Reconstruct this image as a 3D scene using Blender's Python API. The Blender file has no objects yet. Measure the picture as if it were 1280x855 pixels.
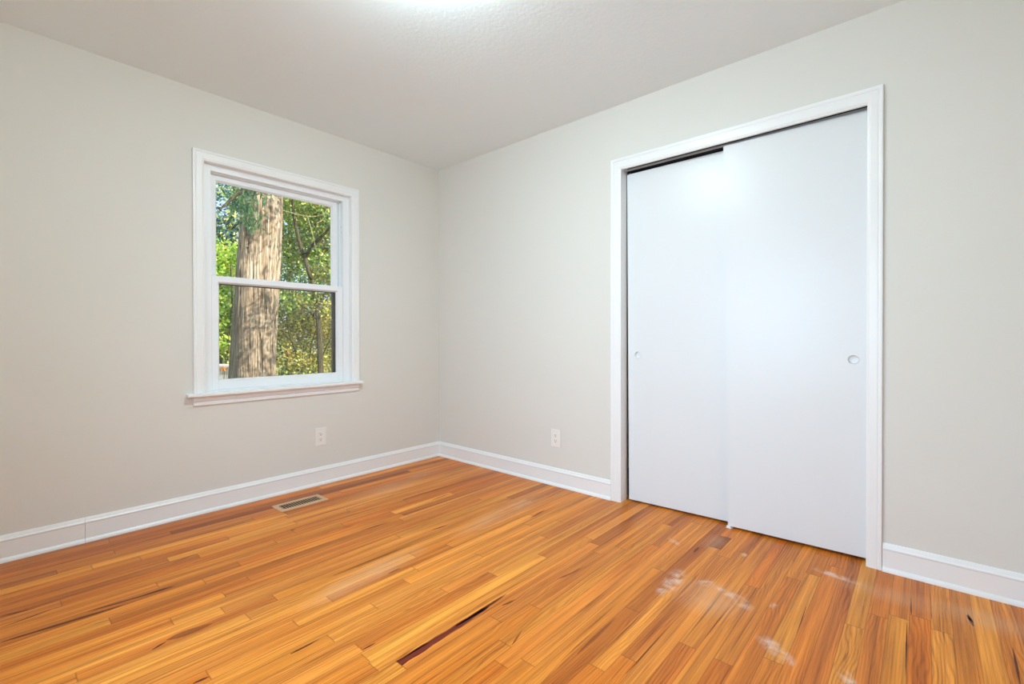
import bpy, bmesh, math, random
import numpy as np
from mathutils import Vector, Matrix

S = bpy.context.scene
COL = S.collection
PI = math.pi

# ------------------------------------------------------------------ camera
CAM = Vector((-2.5909, -3.1262, 1.0153))
FWD = Vector((0.74939585, 0.66209829, -0.00563215))
RGT = Vector((0.66210407, -0.74941119, -0.00103496))
UPV = Vector((0.00490604, 0.00295347, 0.9999836))
FPX, PY0 = 583.49, 424.56
cd = bpy.data.cameras.new('camera')
cam = bpy.data.objects.new('camera', cd)
COL.objects.link(cam)
cam.matrix_world = Matrix(((RGT.x, UPV.x, -FWD.x, CAM.x), (RGT.y, UPV.y, -FWD.y, CAM.y),
                           (RGT.z, UPV.z, -FWD.z, CAM.z), (0, 0, 0, 1)))
cd.sensor_fit = 'HORIZONTAL'
cd.sensor_width = 36.0
cd.lens = FPX / 1280.0 * 36.0
cd.shift_y = (PY0 - 427.5) / 1280.0
cd.clip_start = 0.02
cd.clip_end = 200
S.camera = cam

# ------------------------------------------------------------------ exposure, sky, sun, area lights
LAMP_STRENGTH = 152.0      # ceiling lamp glass
LAMP_COL = (0.745, 0.95, 1.0, 1)
FILL_W = 30.5               # cool fill light at the added, unseen window behind the camera
FILL_COL = (0.53, 0.74, 0.98)
SUN = 14.0
SKY = 1.35
S.view_settings.view_transform = 'Standard'
S.view_settings.look = 'None'
S.view_settings.exposure = 0.07
S.view_settings.gamma = 1.0
S.view_settings.use_curve_mapping = False
try:
    S.cycles.use_denoising = True
    S.cycles.max_bounces = 12
    S.cycles.diffuse_bounces = 8
    S.cycles.glossy_bounces = 4
    S.cycles.transparent_max_bounces = 16
    S.cycles.sample_clamp_indirect = 6.0
except Exception:
    pass

wd = bpy.data.worlds.new('sky')
S.world = wd
wd.use_nodes = True
wn = wd.node_tree.nodes
wl = wd.node_tree.links
wn.clear()
wo = wn.new('ShaderNodeOutputWorld')
bg = wn.new('ShaderNodeBackground')
tc = wn.new('ShaderNodeTexCoord')
sx = wn.new('ShaderNodeSeparateXYZ')
rp = wn.new('ShaderNodeValToRGB')
wl.new(tc.outputs['Generated'], sx.inputs[0])
wl.new(sx.outputs['Z'], rp.inputs[0])
rp.color_ramp.elements[0].position = 0.0
rp.color_ramp.elements[0].color = (0.80, 0.90, 1.0, 1)
rp.color_ramp.elements[1].position = 0.65
rp.color_ramp.elements[1].color = (0.28, 0.55, 0.95, 1)
wl.new(rp.outputs[0], bg.inputs['Color'])
bg.inputs['Strength'].default_value = SKY
wl.new(bg.outputs[0], wo.inputs['Surface'])


def aim(o, d):
    o.rotation_euler = Vector(d).to_track_quat('-Z', 'Y').to_euler()


sd = bpy.data.lights.new('sun', 'SUN')
sd.energy = SUN
sd.angle = 0.01
sd.color = (1.0, 0.95, 0.86)
so = bpy.data.objects.new('sun', sd)
COL.objects.link(so)
so.location = (2, -6, 9)
aim(so, (-0.22, 0.80, -0.62))

ad = bpy.data.lights.new('added_fill', 'AREA')
ad.shape = 'RECTANGLE'
ad.size, ad.size_y = 1.25, 1.25
ad.energy = FILL_W
ad.color = FILL_COL
ao = bpy.data.objects.new('added_fill', ad)
COL.objects.link(ao)
ao.location = (-3.24, -2.10, 1.18)
aim(ao, (1, 0.05, -0.38))
ad.spread = math.radians(135)      # narrowed so the added fill falls mostly downward

# ------------------------------------------------------------------ helpers


def link(name, me, mat=None, parent=None, smooth=False):
    o = bpy.data.objects.new(name, me)
    COL.objects.link(o)
    if mat is not None:
        for m in (mat if isinstance(mat, (list, tuple)) else [mat]):
            me.materials.append(m)
    if parent is not None:
        o.parent = parent
    if smooth:
        me.polygons.foreach_set('use_smooth', [True] * len(me.polygons))
    return o


def from_bm(name, bm, mat=None, parent=None, smooth=False):
    bmesh.ops.recalc_face_normals(bm, faces=bm.faces)
    me = bpy.data.meshes.new(name)
    bm.to_mesh(me)
    bm.free()
    return link(name, me, mat, parent, smooth)


def box(bm, lo, hi, bev=0.0, seg=1):
    lo, hi = Vector(lo), Vector(hi)
    r = bmesh.ops.create_cube(bm, size=1.0)
    vs = r['verts']
    for v in vs:
        v.co = Vector((lo[i] + (v.co[i] + 0.5) * (hi[i] - lo[i]) for i in range(3)))
    if bev > 0:
        es = list({e for v in vs for e in v.link_edges})
        bmesh.ops.bevel(bm, geom=es, offset=bev, segments=seg, profile=0.5, affect='EDGES')


def boxes(name, lst, mat, parent=None, bev=0.0, seg=1):
    bm = bmesh.new()
    for lo, hi in lst:
        box(bm, lo, hi, bev, seg)
    return from_bm(name, bm, mat, parent)


def empty(name, loc=(0, 0, 0)):
    o = bpy.data.objects.new(name, None)
    o.empty_display_size = 0.1
    COL.objects.link(o)
    o.location = loc
    return o


def tag(o, label=None, cat=None, kind=None, group=None):
    if label:
        o['label'] = label
    if cat:
        o['category'] = cat
    if kind:
        o['kind'] = kind
    if group:
        o['group'] = group
    return o


def strips(bm, rows, closed=False, cap=True):
    """rows: list of point lists (profile points along a path); bridges neighbours."""
    vr = [[bm.verts.new(p) for p in r] for r in rows]
    n = len(vr[0])
    for a, b in zip(vr[:-1], vr[1:]):
        for i in range(n if closed else n - 1):
            j = (i + 1) % n
            bm.faces.new((a[i], a[j], b[j], b[i]))
    if cap:
        bm.faces.new(vr[0])
        bm.faces.new(list(reversed(vr[-1])))


def lathe(bm, prof, c, axis='z', n=32):
    rows = []
    for k in range(n):
        a = 2 * PI * k / n
        rows.append([(r, h, a) for r, h in prof])
    vr = []
    for row in rows:
        vs = []
        for r, h, a in row:
            u, v = r * math.cos(a), r * math.sin(a)
            p = {'z': (u, v, h), 'x': (h, u, v), 'y': (u, h, v)}[axis]
            vs.append(bm.verts.new(Vector(p) + Vector(c)))
        vr.append(vs)
    m = len(prof)
    for k in range(n):
        a, b = vr[k], vr[(k + 1) % n]
        for i in range(m - 1):
            bm.faces.new((a[i], a[i + 1], b[i + 1], b[i]))
    for i in (0, m - 1):
        if prof[i][0] < 1e-6:
            continue
        bmesh.ops.contextual_create(bm, geom=[vr[k][i] for k in range(n)])
    bmesh.ops.remove_doubles(bm, verts=bm.verts, dist=1e-6)


# ------------------------------------------------------------------ materials


class NT:
    def __init__(s, name):
        s.m = bpy.data.materials.new(name)
        s.m.use_nodes = True
        s.t = s.m.node_tree
        s.n = s.t.nodes
        s.b = s.n['Principled BSDF']

    def node(s, typ, **kw):
        n = s.n.new('ShaderNode' + typ)
        for k, v in kw.items():
            setattr(n, k, v)
        return n

    def put(s, sock, v):
        if isinstance(v, bpy.types.NodeSocket):
            s.t.links.new(v, sock)
        elif v is not None:
            sock.default_value = v

    def math(s, op, a, b=None, c=None, clamp=False):
        n = s.node('Math', operation=op)
        n.use_clamp = clamp
        s.put(n.inputs[0], a)
        s.put(n.inputs[1], b)
        if c is not None:
            s.put(n.inputs[2], c)
        return n.outputs[0]

    def noise(s, vec, scale=1.0, detail=2.0, rough=0.5, dist=0.0):
        n = s.node('TexNoise')
        s.put(n.inputs['Vector'], vec)
        n.inputs['Scale'].default_value = scale
        n.inputs['Detail'].default_value = detail
        n.inputs['Roughness'].default_value = rough
        n.inputs['Distortion'].default_value = dist
        return n.outputs['Fac']

    def comb(s, x, y, z=0.0):
        n = s.node('CombineXYZ')
        s.put(n.inputs[0], x)
        s.put(n.inputs[1], y)
        s.put(n.inputs[2], z)
        return n.outputs[0]

    def mix(s, f, a, b, blend='MIX'):
        n = s.node('Mix', data_type='RGBA', blend_type=blend)
        s.put(n.inputs[0], f)
        s.put(n.inputs[6], a)
        s.put(n.inputs[7], b)
        return n.outputs[2]

    def remap(s, v, a, b, c=0.0, d=1.0):
        n = s.node('MapRange')
        n.clamp = True
        s.put(n.inputs[0], v)
        for i, x in zip((1, 2, 3, 4), (a, b, c, d)):
            s.put(n.inputs[i], x)
        return n.outputs[0]

    def bump(s, h, strength=0.2, dist=0.01):
        n = s.node('Bump')
        n.inputs['Strength'].default_value = strength
        n.inputs['Distance'].default_value = dist
        s.put(n.inputs['Height'], h)
        s.put(s.b.inputs['Normal'], n.outputs[0])


def lin(r, g, b):
    f = lambda c: (c / 255 / 12.92) if c / 255 <= 0.04045 else ((c / 255 + 0.055) / 1.055) ** 2.4
    return (f(r), f(g), f(b), 1)


def paint(name, col, rough=0.6, spec=0.4, var=0.03, bump=0.0, bscale=120.0):
    t = NT(name)
    tcn = t.node('TexCoord')
    f = t.noise(tcn.outputs['Object'], 1.7, 2)
    dark = tuple(c * (1 - var) for c in col[:3]) + (1,)
    t.put(t.b.inputs['Base Color'], t.mix(f, dark, col))
    t.b.inputs['Roughness'].default_value = rough
    t.b.inputs['Specular IOR Level'].default_value = spec
    if bump:
        t.bump(t.noise(tcn.outputs['Object'], bscale, 3), bump, 0.004)
    return t.m


M_WALL = paint('greige_wall_paint', lin(222, 219, 212), 0.75, 0.25, 0.015, 0.08, 160)
M_CEIL = paint('white_ceiling_texture', lin(234, 242, 244), 0.85, 0.2, 0.02, 0.25, 60)
M_TRIM = paint('white_trim_enamel', lin(238, 238, 237), 0.32, 0.5, 0.012)
M_VINYL = paint('white_vinyl', lin(238, 240, 242), 0.4, 0.5, 0.01)
M_DOOR = paint('white_door_paint', lin(226, 228, 229), 0.31, 0.34, 0.012, 0.02, 40)
M_PLATE = paint('white_outlet_plastic', lin(236, 232, 226), 0.35, 0.5, 0.01)
M_SLOT = paint('dark_slot', lin(60, 55, 50), 0.7, 0.2)
M_BLACK = paint('black_track_steel', lin(26, 27, 28), 0.5, 0.4)
M_ALU = paint('grey_track_aluminium', lin(190, 186, 180), 0.4, 0.5)
M_BRONZE = paint('bronze_screen_frame', lin(104, 92, 76), 0.5, 0.4)
M_VENT = paint('tan_enamelled_metal', lin(206, 168, 132), 0.4, 0.5, 0.05)
M_VENTIN = paint('duct_shade', lin(20, 13, 9), 0.8, 0.2)  # near-black colour of the pan holds the shade of the duct
M_CHROME = paint('brushed_screw_steel', lin(190, 190, 188), 0.35, 0.6)


def emitter(name, col, strength):
    t = NT(name)
    t.b.inputs['Base Color'].default_value = (0.9, 0.88, 0.84, 1)
    t.b.inputs['Emission Color'].default_value = col
    t.b.inputs['Emission Strength'].default_value = strength
    return t.m


M_LAMP = emitter('lit_opal_glass', LAMP_COL, LAMP_STRENGTH)


def glass_pane():
    t = NT('window_glass')
    tr = t.node('BsdfTransparent')
    tr.inputs[0].default_value = (0.96, 0.975, 0.97, 1)
    gl = t.node('BsdfGlossy')
    gl.inputs['Roughness'].default_value = 0.02
    fr = t.node('Fresnel')
    fr.inputs[0].default_value = 1.45
    mx = t.node('MixShader')
    t.put(mx.inputs[0], fr.outputs[0])
    t.put(mx.inputs[1], tr.outputs[0])
    t.put(mx.inputs[2], gl.outputs[0])
    t.put(t.n['Material Output'].inputs[0], mx.outputs[0])
    return t.m


def screen_mesh():
    t = NT('insect_screen')
    tr = t.node('BsdfTransparent')
    df = t.node('BsdfDiffuse')
    df.inputs[0].default_value = lin(70, 66, 60)
    mx = t.node('MixShader')
    mx.inputs[0].default_value = 0.14
    t.put(mx.inputs[1], tr.outputs[0])
    t.put(mx.inputs[2], df.outputs[0])
    t.put(t.n['Material Output'].inputs[0], mx.outputs[0])
    return t.m


M_GLASS = glass_pane()
M_SCREEN = screen_mesh()

# ------------------------------------------------------------------ room shell
XL, YN, H = -3.0, -3.52, 2.44     # wall behind the camera's left, near wall, ceiling height
PW = 0.0572                       # plank width

WX0, WX1, WZ0, WZ1 = -1.7447, -0.8205, 0.676, 2.036     # window: clear opening of the casing
CY0, CY1, CZ = -1.7355, -2.935, 2.041                   # closet opening

def wall(name, lst):
    o = boxes(name, lst, M_WALL)
    return tag(o, kind='structure')


# window wall (y = 0 .. 0.14)
wall('wall_left', [((XL - .12, 0, -.2), (WX0 - .004, .14, H + .1)), ((WX1 + .004, 0, -.2), (0.0, .14, H + .1)),
                   ((WX0 - .004, 0, -.2), (WX1 + .004, .14, WZ0)), ((WX0 - .004, 0, WZ1 + .004), (WX1 + .004, .14, H + .1))])
# closet wall (x = 0 .. 0.115)
JT = 0.018
wall('wall_right', [((0, CY0 + JT, -.2), (.115, .14, H + .1)), ((0, YN - .12, -.2), (.115, CY1 - JT, H + .1)),
                    ((0, CY1 - JT, CZ + .05), (.115, CY0 + JT, H + .1))])
W2 = (-2.75, -1.50, .30, 1.85)      # unseen window added for the fill light, behind the camera
wall('wall_near', [((XL - .12, YN - .12, -.2), (0, YN, H + .1))])
wall('wall_camera_side', [((XL - .12, W2[1], -.2), (XL, 0, H + .1)), ((XL - .12, YN, -.2), (XL, W2[0], H + .1)),
                          ((XL - .12, W2[0], -.2), (XL, W2[1], W2[2])), ((XL - .12, W2[0], W2[3]), (XL, W2[1], H + .1))])
c_ = boxes('ceiling', [((XL, YN, H), (0, 0, H + .1)), ((XL - .5, YN - .5, H + .1), (1.3, .45, H + .28))], M_CEIL)
tag(c_, kind='structure')
wc = boxes('wall_closet', [((.72, -3.3, -.2), (.80, -1.3, H + .1)), ((.115, -1.38, -.2), (.72, -1.3, H + .1)),
                           ((.115, -3.3, -.2), (.72, -3.22, H + .1)), ((.115, -3.22, H), (.72, -1.38, H + .1))], M_WALL)
tag(wc, kind='structure')

# ------------------------------------------------------------------ oak strip floor
TONE = {'L': (219, 156, 88), 'M': (208, 138, 70), 'O': (203, 125, 56), 'D': (152, 86, 34), 'D2': (190, 119, 60),
        'R': (202, 130, 74), 'P': (213, 146, 86), 'V': (104, 40, 36), 'S': (98, 48, 20), 'T': (150, 86, 44)}
JOINTS = {1: [-2.182], 2: [-1.532], 3: [-1.952, -0.462], 6: [-2.279], 7: [-2.119], 10: [-1.934], 11: [-2.4, -1.526], 12: [-1.637, -0.865], 14: [-1.838, -1.031, -0.581], 15: [-1.989, -1.009], 16: [-2.296], 18: [-1.968, -0.537], 20: [-2.007, -0.404], 21: [-2.412], 22: [-1.96, -0.352], 23: [-1.274], 24: [-1.708, -1.097], 25: [-1.863, -1.343, -0.532], 26: [-2.148], 27: [-1.62], 28: [-1.821, -0.5], 29: [-1.375], 30: [-1.782, -1.153], 31: [-0.88], 32: [-0.576], 33: [-1.74], 35: [-1.221, -0.569], 36: [-1.452, -0.152], 37: [-1.533, -0.436], 38: [-0.027], 39: [-0.647], 41: [-1.349, -0.268, -0.103], 42: [-1.247], 43: [-0.234], 44: [-1.064], 45: [-0.529], 47: [-0.346], 48: [-0.96, -0.255, -0.017], 51: [-0.575], 53: [-0.405], 54: [-0.356], 55: [-0.414]}
TONES = [(1, -1.89, 'O'), (1, -1.15, 'O'), (2, -2.51, 'O'), (2, -1.84, 'D'), (2, -1.48, 'O'), (2, -0.83, 'D'), (3, -2.44, 'D2'), (3, -2.01, 'D2'), (3, -1.66, 'D'), (4, -0.78, 'M'), (5, -2.16, 'M'), (5, -1.93, 'M'), (6, -1.79, 'L'), (6, -1.61, 'L'), (7, -2.45, 'M'), (7, -2.3, 'M'), (7, -2.01, 'M'), (7, -0.61, 'P'), (7, -0.31, 'O'), (8, -1.09, 'L'), (8, -1.01, 'P'), (9, -2.15, 'D2'), (9, -1.84, 'L'), (9, -1.55, 'L'), (9, -0.89, 'P'), (10, -2.39, 'R'), (10, -1.96, 'D2'), (10, -1.68, 'M'), (10, -0.45, 'P'), (11, -2.52, 'R'), (11, -2.25, 'O'), (11, -1.36, 'M'), (11, -1.12, 'O'), (12, -2.16, 'M'), (12, -1.88, 'M'), (12, -0.7, 'D2'), (12, -0.44, 'M'), (12, -0.33, 'D2'), (13, -2.47, 'M'), (13, -2.04, 'M'), (14, -1.81, 'O'), (14, -0.07, 'O'), (15, -2.52, 'M'), (15, -1.95, 'R'), (15, -1.94, 'M'), (15, -1.72, 'M'), (15, -0.93, 'D2'), (16, -2.42, 'L'), (16, -2.25, 'D2'), (16, -2.22, 'M'), (16, -1.55, 'D'), (16, -1.23, 'O'), (17, -1.41, 'D2'), (17, -0.59, 'R'), (18, -2.37, 'M'), (18, -2.15, 'O'), (18, -2.02, 'L'), (18, -1.94, 'D'), (18, -1.85, 'M'), (18, -1.69, 'M'), (18, -1.15, 'M'), (18, -0.97, 'R'), (18, -0.16, 'M'), (19, -2.49, 'O'), (19, -2.31, 'M'), (19, -2.09, 'M'), (19, -1.97, 'P'), (19, -1.78, 'L'), (19, -1.52, 'L'), (19, -0.5, 'L'), (20, -2.26, 'L'), (20, -1.85, 'P'), (20, -0.19, 'D2'), (21, -2.44, 'L'), (21, -2.43, 'O'), (21, -2.36, 'D2'), (21, -2.08, 'R'), (21, -1.4, 'M'), (21, -0.35, 'M'), (22, -2.28, 'P'), (22, -2.13, 'L'), (22, -2.02, 'P'), (22, -1.92, 'P'), (22, -1.7, 'P'), (22, -0.65, 'L'), (23, -1.87, 'L'), (23, -1.43, 'L'), (23, -1.21, 'O'), (23, -1.13, 'O'), (23, -1.02, 'L'), (23, -0.51, 'R'), (23, -0.27, 'L'), (24, -2.26, 'M'), (24, -1.96, 'L'), (24, -1.89, 'P'), (24, -1.75, 'P'), (24, -1.66, 'M'), (24, -1.52, 'O'), (24, -1.14, 'O'), (25, -2.21, 'M'), (25, -2.07, 'P'), (25, -2.03, 'R'), (25, -1.66, 'L'), (25, -1.42, 'P'), (25, -1.04, 'L'), (25, -0.77, 'P'), (25, -0.28, 'M'), (26, -1.91, 'P'), (26, -1.85, 'M'), (26, -1.3, 'L'), (26, -1.13, 'M'), (27, -2.07, 'L'), (27, -1.96, 'L'), (27, -1.88, 'L'), (27, -1.75, 'P'), (27, -1.72, 'L'), (27, -1.55, 'P'), (27, -1.23, 'P'), (27, -0.86, 'P'), (27, -0.65, 'M'), (27, -0.35, 'M'), (27, -0.24, 'L'), (28, -1.86, 'M'), (28, -1.61, 'L'), (28, -1.49, 'L'), (28, -1.34, 'P'), (29, -2.03, 'M'), (29, -1.99, 'P'), (29, -1.82, 'P'), (29, -1.73, 'R'), (29, -1.22, 'P'), (29, -0.91, 'P'), (30, -1.98, 'P'), (30, -1.89, 'P'), (30, -1.84, 'L'), (30, -1.43, 'R'), (30, -1.24, 'O'), (30, -1.07, 'L'), (30, -0.71, 'L'), (31, -1.72, 'L'), (31, -1.53, 'L'), (31, -1.35, 'L'), (31, -1.06, 'L'), (31, -0.77, 'D2'), (32, -1.8, 'L'), (32, -1.45, 'L'), (32, -0.97, 'R'), (32, -0.65, 'L'), (33, -1.79, 'L'), (33, -1.62, 'R'), (33, -1.33, 'R'), (33, -1.19, 'R'), (33, -0.86, 'L'), (33, -0.72, 'R'), (33, -0.52, 'D2'), (34, -1.69, 'D2'), (34, -1.49, 'M'), (34, -1.33, 'R'), (34, -0.73, 'R'), (35, -1.71, 'O'), (35, -1.54, 'M'), (35, -1.13, 'P'), (35, -1.03, 'P'), (35, -0.87, 'R'), (35, -0.64, 'R'), (36, -1.6, 'M'), (36, -1.43, 'L'), (36, -1.38, 'M'), (36, -0.78, 'P'), (36, -0.47, 'M'), (37, -1.6, 'O'), (37, -1.45, 'P'), (37, -0.52, 'O'), (37, -0.38, 'R'), (38, -1.49, 'M'), (38, -1.36, 'P'), (38, -1.31, 'R'), (38, -1.14, 'M'), (38, -0.74, 'L'), (38, -0.62, 'M'), (38, -0.52, 'P'), (38, -0.38, 'M'), (39, -1.39, 'M'), (40, -1.41, 'D2'), (40, -1.33, 'D2'), (40, -1.27, 'D2'), (40, -1.13, 'D'), (40, -0.9, 'D2'), (40, -0.53, 'D'), (41, -1.39, 'O'), (41, -1.27, 'L'), (41, -1.07, 'L'), (41, -0.9, 'L'), (41, -0.79, 'M'), (41, -0.53, 'M'), (41, -0.34, 'M'), (41, -0.24, 'D'), (42, -1.31, 'O'), (42, -1.22, 'R'), (42, -1.09, 'R'), (42, -0.37, 'M'), (42, -0.33, 'M'), (42, -0.1, 'M'), (43, -1.28, 'M'), (43, -1.12, 'L'), (43, -0.72, 'R'), (43, -0.4, 'M'), (43, -0.33, 'L'), (43, -0.17, 'D2'), (44, -1.24, 'D2'), (44, -1.15, 'D2'), (44, -1.01, 'D2'), (44, -0.23, 'L'), (45, -1.09, 'L'), (45, -0.92, 'M'), (45, -0.81, 'M'), (45, -0.38, 'O'), (45, -0.12, 'O'), (46, -1.16, 'O'), (46, -0.62, 'D2'), (46, -0.34, 'L'), (46, -0.14, 'D2'), (47, -0.94, 'M'), (47, -0.84, 'O'), (47, -0.57, 'R'), (47, -0.46, 'O'), (47, -0.25, 'M'), (48, -1.06, 'M'), (48, -1.02, 'D2'), (48, -0.74, 'L'), (48, -0.36, 'L'), (48, -0.15, 'D2'), (49, -0.9, 'M'), (49, -0.83, 'O'), (49, -0.7, 'R'), (49, -0.31, 'R'), (49, -0.06, 'R'), (50, -0.84, 'R'), (50, -0.56, 'R'), (50, -0.35, 'R'), (51, -0.78, 'L'), (51, -0.6, 'L'), (51, -0.18, 'L'), (52, -0.73, 'R'), (52, -0.67, 'R'), (52, -0.54, 'D2'), (52, -0.45, 'D2'), (52, -0.22, 'D2'), (53, -0.7, 'L'), (53, -0.54, 'L'), (53, -0.34, 'R'), (54, -0.69, 'O'), (54, -0.44, 'O'), (54, -0.28, 'R'), (55, -0.56, 'L'), (55, -0.37, 'L'), (55, -0.25, 'P'), (56, -0.47, 'M'), (56, -0.23, 'P'), (57, -0.42, 'L'), (58, -0.42, 'M'), (58, -0.16, 'P'), (59, -0.13, 'D2')]
STREAKS = [(-1.7405, -1.8935, -1.60, -1.8935, 8.0, 'S'), (-1.7405, -1.9045, -1.330, -1.8990, 30.0, 'V'), (-1.500, -1.8970, -1.230, -1.8930, 14.0, 'S'), (-1.611, -1.2427, -1.208, -1.2436, 6.0, 'S'), (-2.178, -0.8251, -2.077, -0.8342, 14.0, 'S'), (-2.56, -0.8245, -2.247, -0.851, 16.0, 'S'), (-2.342, -0.8097, -2.128, -0.8335, 12.0, 'S'), (-1.945, -1.6064, -1.823, -1.5969, 14.0, 'S'), (-2.235, -1.2494, -2.192, -1.2329, 8.0, 'S'), (-2.19, -1.2251, -2.053, -1.2353, 34.0, 'T'), (-2.557, -0.6077, -2.423, -0.6456, 10.0, 'S'), (-2.558, -0.7054, -2.432, -0.6898, 8.0, 'S'), (-1.78, -1.762, -1.735, -1.7636, 7.0, 'S'), (-2.19, -1.522, -2.148, -1.5256, 10.0, 'S'), (-0.385, -2.315, -0.307, -2.3136, 12.0, 'S'), (-0.211, -3.248, -0.301, -3.2577, 10.0, 'S'), (-0.373, -3.3451, -0.591, -3.339, 6.0, 'S'), (-1.337, -2.296, -1.082, -2.2936, 14.0, 'T'), (-2.033, -0.5971, -1.935, -0.5713, 5.0, 'S'), (-1.329, -0.9102, -1.129, -0.9271, 8.0, 'S'), (-0.752, -0.2051, -0.465, -0.194, 14.0, 'T'), (-0.565, -1.4754, -0.417, -1.4584, 9.0, 'S'), (-1.529, -0.6306, -1.506, -0.6391, 12.0, 'S'), (-1.299, -1.9331, -1.217, -1.9498, 9.0, 'S'), (-1.007, -1.9765, -0.799, -2.0177, 14.0, 'T'), (-1.448, -1.405, -1.383, -1.4043, 8.0, 'S'), (-1.739, -1.8836, -1.67, -1.8815, 8.0, 'T'), (-0.426, -3.0832, -0.811, -3.0886, 5.0, 'S'), (-0.746, -0.8291, -0.581, -0.8225, 8.0, 'S'), (-1.033, -1.1868, -0.934, -1.2011, 9.0, 'S'), (-1.444, -2.1111, -1.362, -2.085, 7.0, 'T'), (-0.173, -3.0873, -0.355, -3.0939, 6.0, 'S'), (-0.223, -3.2442, -0.271, -3.2578, 9.0, 'S'), (-0.036, -3.1451, -0.338, -3.1483, 4.0, 'S'), (-0.87, -0.6873, -0.503, -0.699, 10.0, 'T'), (-0.641, -0.6985, -0.018, -0.7132, 10.0, 'T'), (-0.546, -2.7959, -0.848, -2.8065, 4.0, 'S'), (-0.915, -2.4605, -1.315, -2.4556, 4.0, 'S'), (-1.062, -2.5724, -0.736, -2.58, 4.0, 'S')]



def floor_material():
    t = NT('oak_strip_floor')
    tone = t.node('Attribute', attribute_name='tone')
    seed = t.node('Attribute', attribute_name='seed')
    uv = t.node('UVMap', uv_map='plank')
    uve = t.node('UVMap', uv_map='ends')
    sp = t.node('SeparateXYZ')
    t.put(sp.inputs[0], uv.outputs[0])
    u, v = sp.outputs[0], sp.outputs[1]
    se = t.node('SeparateXYZ')
    t.put(se.inputs[0], uve.outputs[0])
    ea, eb = se.outputs[0], se.outputs[1]
    sd_ = t.math('MULTIPLY', seed.outputs['Fac'], 37.0)
    us = t.math('ADD', u, sd_)
    vs = t.math('ADD', v, t.math('MULTIPLY', seed.outputs['Fac'], 11.3))
    P = lambda a, b: t.comb(t.math('MULTIPLY', us, a), t.math('MULTIPLY', vs, b), sd_)
    fib = t.noise(P(2.6, 210.0), 1.0, 4, 0.65)           # fine fibre
    broad = t.noise(P(1.3, 34.0), 1.0, 2, 0.5)          # broad stripes
    blotch = t.noise(P(2.2, 9.0), 1.0, 2, 0.5)
    # cathedral rings: bands across the plank, bent along its length
    bend = t.noise(P(2.4, 13.0), 1.0, 2, 0.5)
    ph = t.math('ADD', t.math('MULTIPLY', vs, 560.0), t.math('MULTIPLY', bend, 46.0))
    ring = t.math('POWER', t.math('ADD', t.math('MULTIPLY', t.math('SINE', ph), 0.5), 0.5), 2.2)
    gate = t.remap(t.noise(P(0.8, 6.0), 1.0, 1), 0.42, 0.62)
    ring = t.math('MULTIPLY', ring, gate)
    pore = t.remap(t.noise(P(16.0, 620.0), 1.0, 2, 0.7), 0.60, 0.72)
    fleck = t.remap(t.noise(P(5.0, 70.0), 1.0, 2, 0.6), 0.66, 0.80)
    dline = t.remap(t.noise(P(1.1, 120.0), 1.0, 2, 0.55), 0.60, 0.74)     # long dark grain lines
    dgate = t.remap(t.noise(P(1.7, 20.0), 1.0, 1), 0.44, 0.60)
    f = t.math('ADD', 0.40, t.math('MULTIPLY', t.remap(fib, 0.28, 0.72), 0.36))
    f = t.math('ADD', f, t.math('MULTIPLY', t.remap(broad, 0.25, 0.75), 0.46))
    f = t.math('SUBTRACT', f, t.math('MULTIPLY', ring, 0.20))
    f = t.math('SUBTRACT', f, t.math('MULTIPLY', pore, 0.16))
    f = t.math('SUBTRACT', f, t.math('MULTIPLY', fleck, 0.22))
    f = t.math('SUBTRACT', f, t.math('MULTIPLY', t.math('MULTIPLY', dline, dgate), 0.50))
    f = t.math('MAXIMUM', f, 0.12)
    rich = t.mix(1.0, tone.outputs['Color'], (1.30, 1.09, 0.52, 1), 'MULTIPLY')
    base = t.mix(1.0, rich, t.comb(f, t.math('POWER', f, 1.3), t.math('POWER', f, 1.7)), 'MULTIPLY')
    # warm blotches inside a board
    base = t.mix(t.remap(blotch, 0.42, 0.72, 0, 0.55), base, t.mix(1.0, base, (0.92, 0.78, 0.60, 1), 'MULTIPLY'))
    # seams between boards
    vv = t.math('MINIMUM', v, t.math('SUBTRACT', PW, v))
    seam = t.math('SUBTRACT', 1.0, t.remap(vv, 0.0004, 0.0016))
    ee = t.math('MINIMUM', ea, eb)
    seam = t.math('MAXIMUM', seam, t.math('SUBTRACT', 1.0, t.remap(ee, 0.0005, 0.003)))
    base = t.mix(t.math('MULTIPLY', seam, 0.55), base, t.mix(1.0, base, (0.35, 0.24, 0.16, 1), 'MULTIPLY'))
    # worn, scuffed and plaster-dusted spots with shapes of their own
    oc = t.node('TexCoord').outputs['Object']
    ox = t.node('SeparateXYZ')
    t.put(ox.inputs[0], oc)
    X, Y = ox.outputs[0], ox.outputs[1]

    def spot(cx, cy, rx, ry, ang=0.0):
        c, s = math.cos(ang), math.sin(ang)
        dx, dy = t.math('SUBTRACT', X, cx), t.math('SUBTRACT', Y, cy)
        a = t.math('DIVIDE', t.math('ADD', t.math('MULTIPLY', dx, c), t.math('MULTIPLY', dy, s)), rx)
        b = t.math('DIVIDE', t.math('SUBTRACT', t.math('MULTIPLY', dy, c), t.math('MULTIPLY', dx, s)), ry)
        r = t.math('SQRT', t.math('ADD', t.math('MULTIPLY', a, a), t.math('MULTIPLY', b, b)))
        return t.remap(r, 0.35, 1.0, 1.0, 0.0)

    dust = None
    for a in DUST:
        k = spot(*a)
        dust = k if dust is None else t.math('MAXIMUM', dust, k)
    brk = t.remap(t.noise(oc, 26.0, 3, 0.55, 0.4), 0.36, 0.66)
    dust = t.math('MULTIPLY', dust, brk)
    base = t.mix(t.math('MULTIPLY', dust, 0.62), base, lin(226, 205, 192))
    haze = None
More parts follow.
